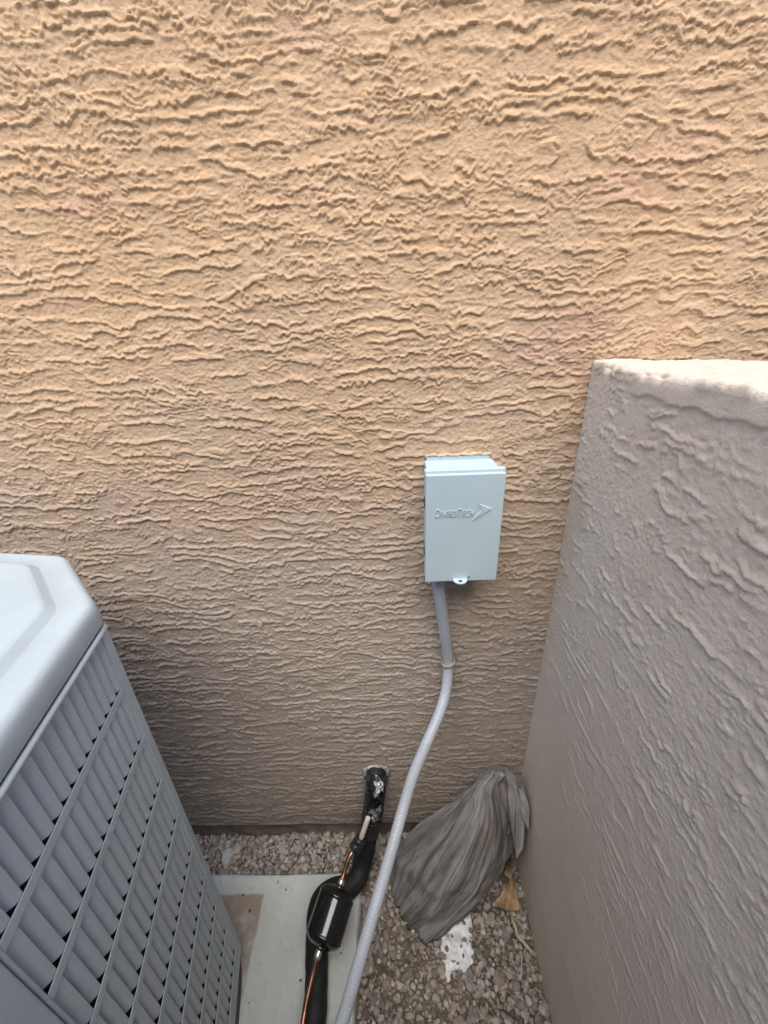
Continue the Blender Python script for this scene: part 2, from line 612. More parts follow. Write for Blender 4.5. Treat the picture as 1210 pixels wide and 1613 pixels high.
band_low = 1.2105 + .006 * fbm(S / .10, S * 0 + 3.3, 3, 2) - .002 * vn(S / .014, S * 0, 4)
front = (no > .5)
band = sst(-.0012, .0012, zz - band_low) * front * sst(.07, .16, S)
hh = hh * (.14 + .86 * sst(.45, 1.10, zz + .25 * vn(S / .2, zz / .25, 9)))
hh = hh * (1 - band) + band * (.0024 + .0003 * vn(S / .02, A / .02, 3))
top = (nz > .5)
hh = np.where(top, .0016 * fbm(S / .012, A / .010, 3, 1, .7) + .003 * fbm(S / .09, A / .05, 3, 6) + .001, hh)
edge = np.exp(-((arc[K] - arc[np.argmax(prof[:, 3] > .7)]) / .006) ** 2)
hh = hh + edge * (.0030 * vn(S / .017, S * 0 + 1.7, 7) - .0050 * sst(.35, .6, vn(S / .024, A / .02, 2)))
hh *= 1 - .9 * (1 - sst(0, .008, S)) * (~top)
px = F0[0] + FD[0] * S + FN[0] * (off + hh * no)
py = F0[1] + FD[1] * S + FN[1] * (off + hh * no)
pz = zz + hh * nz
co = np.stack([px.ravel(), py.ravel(), pz.ravel()], -1)
fme = np_mesh('boundary_wall', co, grid_quads(len(ss), len(arc)))
fence = link('boundary_wall', fme, MAT['fence_stucco'])
tag(fence, 'lower grey-beige stucco wall on the right with pale rough top, meeting the tan wall', 'wall', kind='thing')

# unseen wall added behind the viewer to dim the lower house wall
far = box('shade_wall', (-6.0, -1.75, -.02), (5.0, -1.55, 2.55), MAT['far_stucco'], None, .01)
tag(far, 'unseen plain grey wall added behind the viewer, shading the lower house wall', 'wall')

# ------------------------------------------------------------------ equipment pad
xs = np.r_[-1.15, -1.1465, np.linspace(-1.144, -.114, 180), -.1115, -.108]
ys = np.r_[-1.05, -1.0465, np.linspace(-1.044, -.096, 160), -.0935, -.090]
X, Y = np.meshgrid(xs, ys)
Z = .034 + .0012 * fbm(X / .12, Y / .12, 3, 2) + .0004 * vn(X / .02, Y / .02, 5)
ex = np.minimum(np.minimum(X + 1.15, -.108 - X), np.minimum(Y + 1.05, -.090 - Y))
Z = np.where(ex < .0005, -.02, Z - .004 * (1 - sst(0, .006, ex)))
Xw = X + .002 * vn(Y / .05, X * 0 + 2.2, 3) * (ex < .006)
Yw = Y + .002 * vn(X / .05, Y * 0 + 4.2, 4) * (ex < .006)
pad = link('equipment_pad', np_mesh('equipment_pad', np.stack([Xw.ravel(), Yw.ravel(), Z.ravel()], -1), grid_quads(len(xs), len(ys))), MAT['pad'])
tag(pad, 'pale grey concrete slab with a brown stain, carrying the condenser', 'slab')


# ------------------------------------------------------------------ gravel
def stone_mesh(name, seed, sub=2):
    r = random.Random(seed)
    bm = bmesh.new()
    bmesh.ops.create_icosphere(bm, subdivisions=sub, radius=.5)
    cuts = [(Vector((r.gauss(0, 1), r.gauss(0, 1), r.gauss(0, 1))).normalized(), r.uniform(.26, .44)) for _ in range(9)]
    for v in bm.verts:
        for n, d in cuts:
            k = v.co.dot(n)
            if k > d: v.co -= n * (k - d) * .9
        v.co *= 1 + r.uniform(-.05, .05)
    return from_bm(name, bm)


protos = [stone_mesh('pebble_proto_%d' % k, 40 + k, 2 if k < 10 else 1) for k in range(16)]
pv = []
for p in protos:
    a = np.zeros(len(p.vertices) * 3, np.float32); p.vertices.foreach_get('co', a)
    f = np.zeros(len(p.polygons) * 3, np.int32); p.polygons.foreach_get('vertices', f)
    pv.append((a.reshape(-1, 3), f.reshape(-1, 3)))


def rot_mat(r):
    q = Matrix.Rotation(r.uniform(0, 6.283), 3, 'Z') @ Matrix.Rotation(r.uniform(-.9, .9), 3, 'X') @ Matrix.Rotation(r.uniform(-.9, .9), 3, 'Y')
    return np.array(q)


def free_spot(x, y):
    """bare ground: not under the slab, inside the two walls"""
    if -1.155 < x < -.104 and y < -.086: return False
    if x > .298 + .041 * y: return False
    return y < .006


spots = []
rg = random.Random(3)
while len(spots) < 8200:
    x = rg.uniform(-.75, .302); y = rg.uniform(-.72, .008)
    q_ = rg.random()
    if q_ < .40: x = rg.uniform(-.12, .30); y = rg.uniform(-.45, .008)
    elif q_ < .62: x = rg.uniform(-.62, -.08); y = rg.uniform(-.09, .006)
    if free_spot(x, y): spots.append((x, y))
V, F, T = [], [], []
nb = 0
for (x, y) in spots:
    sz = min(.019, max(.005, rg.lognormvariate(-4.68, .36)))
    a, f = pv[rg.randrange(10) if sz > .0085 else 10 + rg.randrange(6)]
    m = rot_mat(rg)
    sc = np.array([sz * rg.uniform(.85, 1.3), sz * rg.uniform(.8, 1.1), sz * rg.uniform(.55, .85)])
    c = (a * sc) @ m.T
    z = rg.uniform(.001, .013) + .003 * math.sin(x * 19 + y * 7)
    c = c + np.array([x, y, z])
    V.append(c); F.append(f + nb); nb += len(a)
    cc = STONE_COLS[min(9, int(rg.triangular(0, 10, 2.2)))]
    k = rg.uniform(.75, 1.15)
    T.append(np.tile(np.array([cc[0] * k, cc[1] * k, cc[2] * k, 1], np.float32), (len(a), 1)))
V = np.concatenate(V); F = np.concatenate(F); T = np.concatenate(T)
gm = bpy.data.meshes.new('gravel')
gm.vertices.add(len(V)); gm.vertices.foreach_set('co', V.astype(np.float32).ravel())
gm.loops.add(len(F) * 3); gm.loops.foreach_set('vertex_index', F.astype(np.int32).ravel())
gm.polygons.add(len(F)); gm.polygons.foreach_set('loop_start', np.arange(0, len(F) * 3, 3, dtype=np.int32))
gm.polygons.foreach_set('loop_total', np.full(len(F), 3, dtype=np.int32))
gm.update(calc_edges=True)
at = gm.color_attributes.new('tint', 'FLOAT_COLOR', 'POINT')
at.data.foreach_set('color', T.ravel())
gravel = link('gravel', gm, MAT['gravel'])
tag(gravel, kind='stuff')

# the larger stones that can be told apart, pieces of the ground
stone_me = {}
def stone(x, y, sz, ci, z=None, flat=.65):
    k = rg.randrange(10)
    if (k, ci) not in stone_me:
        me = protos[k].copy(); me.name = 'stone'; me.materials.clear(); me.materials.append(MAT['stones'][ci]); stone_me[(k, ci)] = me
    o = bpy.data.objects.new('stone', stone_me[(k, ci)])
    COL.objects.link(o); o.parent = ground
    o.location = (x, y, z if z is not None else .011 + sz * .12)
    o.rotation_euler = (rg.uniform(-.5, .5), rg.uniform(-.5, .5), rg.uniform(0, 6.28))
    o.scale = (sz * rg.uniform(.9, 1.25), sz * rg.uniform(.8, 1.05), sz * flat * rg.uniform(.85, 1.15))
    return o

for (x, y, sz, ci) in [(-.470, -.047, .040, 9), (-.452, -.030, .032, 4), (-.286, -.030, .024, 7), (-.372, -.034, .022, 4), (.194, -.274, .024, 6), (-.31, -.055, .020, 9),
                       (-.24, -.045, .022, 2), (.10, -.33, .022, 6), (.20, -.33, .020, 9), (.155, -.285, .018, 7), (.17, -.245, .019, 7), (-.18, -.06, .021, 2)]:
    stone(x, y, sz, ci)
for (x, y) in [(.092, -.226), (.128, -.238), (.112, -.252), (.143, -.218), (.104, -.243), (.151, -.246), (.078, -.236), (.136, -.262), (.122, -.222), (.160, -.232)]:
    stone(x, y, rg.uniform(.010, .015), rg.choice([0, 1, 5, 8, 3]), .0185)
n = 0
while n < 215:
    x = rg.uniform(-.12, .295) if rg.random() < .75 else rg.uniform(-.6, -.05)
    y = rg.uniform(-.50, .0)
    if free_spot(x, y) and free_spot(x + .012, y - .012) and free_spot(x - .012, y):
        stone(x, y, rg.uniform(.0125, .021), min(9, int(rg.triangular(0, 10, 3)))); n += 1

# ------------------------------------------------------------------ condenser unit
AC = empty('condenser_unit', (-.355, -.259, .0345), math.radians(12.495))
tag(AC, 'large grey air conditioning condenser with rows of vertical louvres, standing on the slab', 'air conditioner')
Z0 = .0345                                   # slab level; local z = world z - Z0
OUT = [(.0045, -.78), (.0045, .018), (-.090, .159), (-.199, .201), (-.56, .201), (-.67, .159), (-.755, .018), (-.755, -.60), (-.67, -.74), (-.60, -.78)]


def inset(P, d):
    n = len(P); out = []
    ctr = np.mean(np.array(P), axis=0)
    for i in range(n):
        a, b, c = np.array(P[i - 1]), np.array(P[i]), np.array(P[(i + 1) % n])
        e1 = (b - a) / np.linalg.norm(b - a); e2 = (c - b) / np.linalg.norm(c - b)
        n1 = np.array([-e1[1], e1[0]]); n2 = np.array([-e2[1], e2[0]])
        m = (n1 + n2); m /= max(.2, 1 + n1.dot(n2))
        out.append(tuple(b + m * d))
    return out


def rounded(P, r=.012, k=3):
    out = []
    n = len(P)
    for i in range(n):
        a, b, c = np.array(P[i - 1]), np.array(P[i]), np.array(P[(i + 1) % n])
        u = (a - b) / np.linalg.norm(a - b); w = (c - b) / np.linalg.norm(c - b)
        p, q = b + u * r, b + w * r
        for j in range(k + 1):
            t = j / k
            out.append(tuple((1 - t) ** 2 * p + 2 * t * (1 - t) * b + t * t * q))
    return out


def loft(name, rings, mat, parent, cap_top=True, cap_bot=False, smooth=True):
    n = len(rings[0][0])
    vs_, fs = [], []
    for P, z in rings: vs_ += [(p[0], p[1], z) for p in P]
    for j in range(len(rings) - 1):
        for i in range(n):
            a = j * n + i; b = j * n + (i + 1) % n
            fs.append((a, b, b + n, a + n))
    if cap_top: fs.append(tuple((len(rings) - 1) * n + i for i in range(n)))
    if cap_bot: fs.append(tuple(range(n))[::-1])
    me = mesh(name, vs_, fs, smooth)
    if smooth:
        bm = bmesh.new(); bm.from_mesh(me)
        for e in bm.edges:
            if len(e.link_faces) == 2 and e.calc_face_angle(0) > math.radians(38): e.smooth = False
        bm.to_mesh(me); bm.free()
    return link(name, me, mat, parent)


# local frame: +x out of the louvred face, +y along it towards the house wall.  Outline runs clockwise seen from above
OUTr = OUT[::-1]                                            # counter-clockwise
def rim(d): return rounded(inset(OUTr, d), .014)
S_ = -1
zt = .976                                                   # local height of the top
# find which sign shrinks the outline
if abs(np.ptp(np.array(inset(OUTr, .02))[:, 0])) > abs(np.ptp(np.array(OUTr)[:, 0])): S_ = 1
else: S_ = -1
def rim(d): return rounded(inset(OUTr, -S_ * d), .014)
cover = loft('top_cover', [(rim(.0030), zt - .031), (rim(.0006), zt - .0305), (rim(0), zt - .029), (rim(.0008), zt - .012), (rim(.0018), zt - .0065), (rim(.0045), zt - .0022), (rim(.0085), zt - .0003), (rim(.012), zt),
                           (rim(.034), zt + .0008), (rim(.036), zt + .002), (rim(.0425), zt + .0085), (rim(.0450), zt + .0100), (rim(.050), zt + .0104), ([(p[0] * .5 - .188, p[1] * .5 - .145) for p in rim(.050)], zt + .012)], MAT['condenser'], AC)
# cabinet carcass behind the louvres (dark coil) and the other sides
core = loft('coil', [(rounded([(p[0] * .955 - .028, p[1] * .96 - .02) for p in OUTr], .02), .05), (rounded([(p[0] * .955 - .028, p[1] * .96 - .02) for p in OUTr], .02), zt - .034)], MAT['dark'], AC)
loft('base_pan', [(rounded([(p[0] * .985 - .008, p[1] * .985 - .006) for p in OUTr], .03), .0), (rounded([(p[0] * .985 - .008, p[1] * .985 - .006) for p in OUTr], .03), .046)], MAT['base'], AC, True, True)

# louvred side panel: local heights
ROW, NR = .0938, 9
COLP, NC = .0163, 15
S1 = .0079                                                   # far edge of the last slat column
ZT = .9310                                                   # top of the first row of slots
RAIL = .0118
E_FAR, E_NEAR = .0245, S1 - NC * COLP - .004
panel = empty('louvre_panel', (0, 0, 0)); panel.parent = AC
def prail(name, lo, hi, par=panel, mat='condenser', bev=.0008): return box(name, lo, hi, MAT[mat], par, bev)
prail('top_rail', (-.0065, E_NEAR, ZT), (.0, E_FAR, zt - .0375))
# bead at the top edge of the panel
C = np.array([(-.001, y, zt - .0362) for y in np.linspace(-.66, E_FAR - .008, 30)])
tube('top_bead', C + np.array([.0045, 0, -.001]), .0034, MAT['condenser'], AC, 12)
for r in range(1, NR + 1):
    z1 = ZT - r * ROW + RAIL
    lo = z1 - RAIL if r < NR else .046
    prail('rail', (-.0016, S1 - NC * COLP + .0002, lo), (-.0004, S1 - .0002, z1))
prail('corner_post', (-.012, S1, .046), (.0003, E_FAR, ZT - .0003), panel, 'condenser', .002)
prail('stile', (-.012, E_NEAR, .046), (.0003, S1 - NC * COLP, ZT - .0003), panel, 'condenser', .0012)


def slat_mesh():
    hgt = ROW - RAIL + .0006
    nu, nv = 9, 6
    vv = [0, .35, .62, .82, .93, 1.0]
    vs_ = []
    for side in (0, 1):
        for j in range(nv):
            t = vv[j]
            closed = 1 - max(0, (t - .62) / .38) ** 2.0 * .92
            for i in range(nu):
                u = i / (nu - 1)                       # 0 far edge (flush) .. 1 near edge (recessed)
                q_ = max(0.0, (u - .40) / .60)
                dep = (.0080 * (q_ * q_ * (3 - 2 * q_)) ** .8 + .0012 * u * u) * closed
                vs_.append((-.0018 - dep - side * .0010, -u * (COLP - .0002), t * hgt))
    n1 = nu * nv
    fs = []
    for j in range(nv - 1):
        for i in range(nu - 1):
            a = j * nu + i
            fs.append((a, a + nu, a + nu + 1, a + 1))
            fs.append((n1 + a, n1 + a + 1, n1 + a + nu + 1, n1 + a + nu))
    ring = [j * nu for j in range(nv)] + [(nv - 1) * nu + i for i in range(1, nu)] + [j * nu + nu - 1 for j in range(nv - 2, -1, -1)] + [i for i in range(nu - 2, 0, -1)]
    for k in range(len(ring)):
        a, b = ring[k], ring[(k + 1) % len(ring)]
        fs.append((b, a, n1 + a, n1 + b))
    me = mesh('slat', vs_, fs, True)
    bm = bmesh.new(); bm.from_mesh(me)
    bmesh.ops.recalc_face_normals(bm, faces=bm.faces)
    for e in bm.edges:
        if len(e.link_faces) == 2 and e.calc_face_angle(0) > math.radians(40): e.smooth = False
    bm.to_mesh(me); bm.free()
    me.materials.append(MAT['slat'])
    return me


sm = slat_mesh()
for r in range(NR):
    for k in range(NC):
        o = bpy.data.objects.new('slat', sm)
        COL.objects.link(o); o.parent = panel
        o.location = (0, S1 - k * COLP - .0001, ZT - (r + 1) * ROW + RAIL - .0003)

# plain service panel on the near part of the same side
prail('service_panel', (-.012, -.66, .046), (.0035, E_NEAR - .0025, zt - .040), AC, 'condenser', .003)
# closed sheet-metal corner behind the far edge and the hidden sides
body = [(-.010, E_FAR - .001), (-.085, .105), (-.180, .142), (-.55, .142), (-.65, .105), (-.726, -.01), (-.726, -.59), (-.65, -.72), (-.60, -.76), (-.012, -.76), (-.012, -.665)]
vs_, fs = [], []
for (x, y) in body: vs_ += [(x, y, .046), (x, y, zt - .033)]
for i in range(len(body) - 1): fs.append((2 * i, 2 * i + 2, 2 * i + 3, 2 * i + 1))
link('cabinet', mesh('cabinet', vs_, fs), MAT['condenser'], AC)

# ------------------------------------------------------------------ disconnect box
BX = empty('disconnect_box', (.111, 0, .904))
tag(BX, 'small pale grey electrical disconnect box on the tan wall, raised lettering on its cover', 'electrical box')
box('housing', (-.0555, -.058, .003), (.0545, -.001, .190), MAT['box'], BX, .0015)
box('back_flange', (-.0525, -.004, .1885), (.0500, -.0025, .1965), MAT['box'], BX, .0006)
xb = np.linspace(-.0545, .0525, 60)
tube('bounce_bead', np.stack([xb, np.full(60, -.0030), .1985 + .0008 * np.sin(xb * 260) + .0006 * np.sin(xb * 610)], -1), .0024 + .0006 * np.sin(np.arange(60) * 1.3) * np.sin(np.arange(60) * .41), MAT['bounce_tint'], BX, 10)  # pale bead added for the light bounced up from the box top
cov = box('cover', (-.0590, -.070, .0), (.0590, -.0595, .1885), MAT['box'], BX, .0013)
box('cover_lip', (-.0600, -.0640, .1835), (.0600, -.0520, .1935), MAT['box'], cov, .0012)
box('cover_hem', (-.0592, -.0592, .010), (-.0560, -.050, .176), MAT['box'], cov, .0008)
for z in (.052, .138):
    box('hinge_slot', (-.0599, -.0575, z - .009), (-.0585, -.046, z + .009), MAT['hole'], cov, .0003)
# hasp: half-round tab with a hole, sticking out below the cover
bm = bmesh.new()
seg = 20
ro, ri = .0115, .0036
ring_o, ring_i = [], []
for k in range(seg):
    a = 2 * math.pi * k / seg
    x, y = math.cos(a), math.sin(a)
    ring_o.append((x * ro, min(y * ro, .004) if y > 0 else y * ro * 1.0))
    ring_i.append((x * ri, y * ri - .0038))
vt = []
for zz_ in (0, .0016):
    vt.append([bm.verts.new((p[0], p[1], zz_)) for p in ring_o] + [bm.verts.new((p[0], p[1], zz_)) for p in ring_i])
for k in range(seg):
    k2 = (k + 1) % seg
    bm.faces.new((vt[1][k], vt[1][k2], vt[1][seg + k2], vt[1][seg + k]))
    bm.faces.new((vt[0][k2], vt[0][k], vt[0][seg + k], vt[0][seg + k2]))
    bm.faces.new((vt[0][k], vt[0][k2], vt[1][k2], vt[1][k]))
    bm.faces.new((vt[0][seg + k2], vt[0][seg + k], vt[1][seg + k], vt[1][seg + k2]))
hasp = link('hasp', from_bm('hasp', bm), MAT['box'], BX)
hasp.location = (-.002, -.0735, .0040)
box('rivet', (.0118, -.0712, .0075), (.0142, -.0695, .0100), MAT['hole'], cov, .0006)


def text_mesh(txt, size):
    cu = bpy.data.curves.new('lettering', 'FONT')
    cu.body = txt; cu.size = size; cu.extrude = .0013; cu.shear = .15; cu.space_character = 1.12
    ob = bpy.data.objects.new('lettering_tmp', cu); COL.objects.link(ob)
    dg = bpy.context.evaluated_depsgraph_get()
    me = bpy.data.meshes.new_from_object(ob.evaluated_get(dg))
    bpy.data.objects.remove(ob, do_unlink=True)
    return me


letters, x = [], 0.0
for txt, size in (('D', .0195), ('IVERSI', .0155), ('T', .0195), ('ECH', .0155)):
    me = text_mesh(txt, size)
    a = np.zeros(len(me.vertices) * 3, np.float32); me.vertices.foreach_get('co', a); a = a.reshape(-1, 3)
    letters.append((me, a[:, 0].min(), x)); x += np.ptp(a[:, 0]) + .0016
kx = .0600 / x
bm = bmesh.new()
for me, x0, xo in letters:
    b2 = bmesh.new(); b2.from_mesh(me)
    for v in b2.verts: v.co = Vector((-.0443 + (v.co.x - x0 + xo) * kx, -.0700 - v.co.z, v.co.y + .1200))
    b2.to_mesh(me); b2.free()
    bm.from_mesh(me)
bmesh.ops.recalc_face_normals(bm, faces=bm.faces)
link('lettering', from_bm('lettering', bm), MAT['box'], cov)
arrow = [(.0225, .1405), (.0421, .1320), (.0112, .1107), (.0180, .1205), (.0271, .1300)]
bm = bmesh.new()
a0 = [bm.verts.new((p[0], -.0695, p[1])) for p in arrow]
ctr = (.0265, .1280)
a1 = [bm.verts.new((p[0] + (ctr[0] - p[0]) * .06, -.0713, p[1] + (ctr[1] - p[1]) * .06)) for p in arrow]
bm.faces.new(a1)
for k in range(5): bm.faces.new((a0[k], a0[(k + 1) % 5], a1[(k + 1) % 5], a1[k]))
bmesh.ops.recalc_face_normals(bm, faces=bm.faces)
link('arrow_emblem', from_bm('arrow_emblem', bm), MAT['box'], cov)

# ------------------------------------------------------------------ flexible conduit
CP = [(.077, -.038, .915), (.0775, -.038, .881), (.085, -.032, .823), (.095, -.025, .748), (.104, -.020, .674), (.099, -.040, .620), (.081, -.072, .586), (.053, -.110, .555),
      (.025, -.145, .515), (.004, -.180, .477), (-.021, -.232, .440), (-.040, -.270, .412), (-.059, -.310, .388), (-.081, -.355, .357), (-.105, -.398, .313),
      (-.135, -.445, .275), (-.18, -.485, .262), (-.235, -.515, .270), (-.300, -.535, .285)]
C, sl = resample(catmull(CP, 16), .0011)
seg = 24
ang = np.linspace(0, 2 * math.pi, seg, endpoint=False)
ph = 2 * math.pi * sl[:, None] / .0052 + ang[None, :]
RAD = .0106
rad = RAD - .00042 * (.5 - .5 * np.cos(ph)) ** 2.0
con = tube('flexible_conduit', C, rad, MAT['conduit'], None, seg)
tag(con, 'ribbed pale grey flexible conduit curving down from the electrical box', 'conduit')

# strap holding the conduit to the wall
ST = empty('pipe_strap', (.104, 0, .672))
tag(ST, 'small tan painted pipe strap around the grey conduit', 'pipe strap')
pts = []
tan = np.array([.08, .02, -.99])
for k in range(25):
    a = math.radians(-20 + 220 * k / 24)
    pts.append((math.cos(a) * .0122, -.020 - math.sin(a) * .0122, 0.0 + math.cos(a) * .0035))
pts = [(.0135, -.0035, .006)] + pts + [(-.0125, -.003, -.004)]
Cc = catmull(pts, 2)
bm = bmesh.new()
prev = None
T_, N_, B_ = frames(Cc)
for i, p in enumerate(Cc):
    radial = np.array([p[0], p[1] + .020, 0]); radial /= np.linalg.norm(radial) + 1e-9
    q = [bm.verts.new(Vector(p) + Vector(radial) * dr + Vector((0, 0, dz))) for dr, dz in ((0, -.0038), (.0011, -.0034), (.0018, 0), (.0011, .0034), (0, .0038))]
    if prev:
        for k in range(5): bm.faces.new((prev[k], prev[(k + 1) % 5], q[(k + 1) % 5], q[k]))
    prev = q
bmesh.ops.recalc_face_normals(bm, faces=bm.faces)
link('band', from_bm('band', bm, True), MAT['strap'], ST)
bm = bmesh.new()
bmesh.ops.create_cone(bm, cap_ends=True, segments=20, radius1=.0068, radius2=.0062, depth=.0016, matrix=Matrix.Translation((.0185, -.0042, .0105)) @ Matrix.Rotation(math.pi / 2, 4, 'X'))
tab = link('fixing_tab', from_bm('fixing_tab', bm), MAT['strap'], ST)
bm = bmesh.new()
bmesh.ops.create_cone(bm, cap_ends=True, segments=12, radius1=.0034, radius2=.0028, depth=.002, matrix=Matrix.Translation((.0185, -.0060, .0105)) @ Matrix.Rotation(math.pi / 2, 4, 'X'))
link('screw_head', from_bm('screw_head', bm), MAT['strap'], tab)

# ------------------------------------------------------------------ refrigerant lines
SL = empty('suction_line', (-.060, 0, .291))
tag(SL, 'thick black foam-insulated refrigerant pipe leaving the wall and bending over the slab', 'pipe')
base = np.array([-.060, 0, .291])
SP = [(-.060, .03, .293), (-.060, -.004, .292), (-.0610, -.030, .282), (-.066, -.042, .250), (-.075, -.052, .196), (-.089, -.066, .130), (-.101, -.085, .086), (-.112, -.112, .0655), (-.136, -.131, .0595),
      (-.166, -.135, .0590), (-.192, -.146, .0588), (-.204, -.172, .0586), (-.202, -.210, .0585), (-.195, -.251, .0585), (-.189, -.296, .0585), (-.187, -.345, .0585), (-.190, -.40, .0590), (-.205, -.47, .066), (-.25, -.53, .085), (-.31, -.555, .10)]
C, sl = resample(catmull(SP, 12), .004)
u = np.linspace(0, 40, len(C))
rr = .0240 + .0006 * np.sin(u * 1.7) + .0004 * np.sin(u * 4.1)
tube('insulation', C - base, rr, MAT['foam'], SL, 28)
# tape wraps: crinkled shiny, then matt
def sub(a, b): return C[(sl >= a) & (sl <= b)]
L0 = .035
cr = sub(L0 + .006, .145)
an = np.linspace(0, 2 * math.pi, 32, endpoint=False)
ii = np.arange(len(cr))[:, None]
wr = .0250 + .0011 * np.sin(3 * an[None] + ii * .9) * np.sin(ii * .6 + an[None] * 2) + .0007 * np.sin(7 * an[None] - ii * 1.3)
wr = wr + (.0035 * np.exp(-(np.arange(len(cr)) / 2.2) ** 2))[:, None] * (1 + .4 * np.sin(5 * an)[None])
tube('shiny_tape', cr - base, wr, MAT['shiny_tape'], SL, 32)
mt = sub(.143, .200)
tube('tape_wrap', mt - base, .0252 + .0004 * np.sin(np.arange(len(mt)) * .9), MAT['tape'], SL, 28)
# patch added on the front of the wrap, sky reflections painted into its colour
pc = sub(.052, .136)
Tp, Np, Bp = frames(pc)
vs_, fs = [], []
for i, p in enumerate(pc):
    view = np.array([.10, -.55, .83]); view -= Tp[i] * view.dot(Tp[i]); view /= np.linalg.norm(view)
    sd = np.cross(Tp[i], view)
    wdt = .62 + .16 * math.sin(i * .7) + .1 * math.sin(i * 2.1)
    for j in range(9):
        a = (j / 8 - .5) * 2 * wdt
        r_ = .0264 + .0012 * math.sin(i * 1.1 + j * 1.7) + .0009 * math.sin(i * 2.7 - j * 2.3)
        vs_.append(p + (view * math.cos(a) + sd * math.sin(a)) * r_ - base)
for i in range(len(pc) - 1):
    for j in range(8): fs.append((i * 9 + j, i * 9 + j + 1, (i + 1) * 9 + j + 1, (i + 1) * 9 + j))
pm = mesh('glint_patch', vs_, fs, True)
link('glint_patch', pm, MAT['glint'], SL).modifiers.new('thickness', 'SOLIDIFY').thickness = .0006
# caulk ring at the wall
bm = bmesh.new()
ns, nt = 36, 8
ring = []
rc = random.Random(5)
for i in range(ns):
    a = 2 * math.pi * i / ns
    R0 = .0285 + .0012 * math.sin(3 * a) + rc.uniform(-.0008, .0008); rr_ = .0052 * (1 + .25 * math.sin(2 * a + 1) + rc.uniform(-.12, .12))
    ring.append([bm.verts.new((math.cos(a) * (R0 + rr_ * math.cos(b)), -.002 - rr_ * max(-.1, math.sin(b)), math.sin(a) * (R0 + rr_ * math.cos(b)))) for b in [2 * math.pi * k / nt for k in range(nt)]])
for i in range(ns):
    for k in range(nt):
        bm.faces.new((ring[i][k], ring[(i + 1) % ns][k], ring[(i + 1) % ns][(k + 1) % nt], ring[i][(k + 1) % nt]))
bmesh.ops.recalc_face_normals(bm, faces=bm.faces)
link('sealant_ring', from_bm('sealant_ring', bm, True), MAT['caulk'], SL)

LL = empty('liquid_line', (-.149, -.150, .12))
tag(LL, 'thin copper refrigerant line with a glossy black filter drier', 'pipe')
lb = np.array([-.149, -.150, .12])
D0 = np.array([-.1435, -.1660, .160]); D1 = np.array([-.1805, -.2610, .128])
dv = (D1 - D0) / np.linalg.norm(D1 - D0)
up = [(-.099, -.093, .190), (-.113, -.102, .172), (-.123, -.113, .168), (-.131, -.128, .166), tuple(D0 - dv * .014), tuple(D0 + dv * .01)]
tube('copper_tube', resample(catmull(up, 10), .004)[0] - lb, .0050, MAT['copper'], LL, 14)
iv = resample(catmull([(-.0800, -.0790, .248), (-.0890, -.0865, .222), (-.0990, -.093, .192)], 10), .003)[0]
tube('pale_sleeve', iv - lb, np.interp(np.linspace(0, 1, len(iv)), [0, .1, .9, 1], [.0052, .0060, .0062, .0054]), MAT['ivory'], LL, 14)
# black tape wrapping the two pipes together
tp = resample(catmull([(-.0985, -.092, .190), (-.106, -.097, .179), (-.1180, -.107, .170)], 10), .003)[0]
tube('tape_wrap', tp - lb, np.interp(np.linspace(0, 1, len(tp)), [0, .1, .9, 1], [.0100, .0140, .0150, .0125]), MAT['tape'], LL, 18)
# filter drier: lathe along dv
Ld = np.linalg.norm(D1 - D0)
pr = [(.000, .006), (.004, .0062), (.005, .016), (.008, .0268), (.013, .0350), (.019, .0390), (.021, .0400), (.0225, .0390), (.026, .0390), (.5 * Ld, .0390), (Ld - .026, .0390), (Ld - .0225, .0390), (Ld - .021, .0402), (Ld - .019, .0390), (Ld - .013, .0350), (Ld - .008, .0268), (Ld - .005, .016), (Ld - .004, .0062), (Ld, .006)]
Cd = np.array([D0 + dv * p[0] for p in pr])
dr = tube('filter_drier', Cd - lb, np.array([p[1] for p in pr]), MAT['enamel'], LL, 40)
for p, q in ((D0 - dv * .010, D0 + dv * .003), (D1 - dv * .003, D1 + dv * .013)):
    tube('brazed_joint', np.linspace(p, q, 6) - lb, np.array([.0056, .0066, .0070, .0070, .0066, .0056]), MAT['braze'], dr, 16)
lo = [tuple(D1 - dv * .006), tuple(D1 + dv * .012), (-.1905, -.290, .1150), (-.1985, -.320, .1030), (-.2025, -.350, .093), (-.205, -.40, .080), (-.222, -.47, .092), (-.262, -.53, .125), (-.31, -.565, .15)]
tube('copper_tube', resample(catmull(lo, 10), .004)[0] - lb, .0050, MAT['copper'], LL, 14)

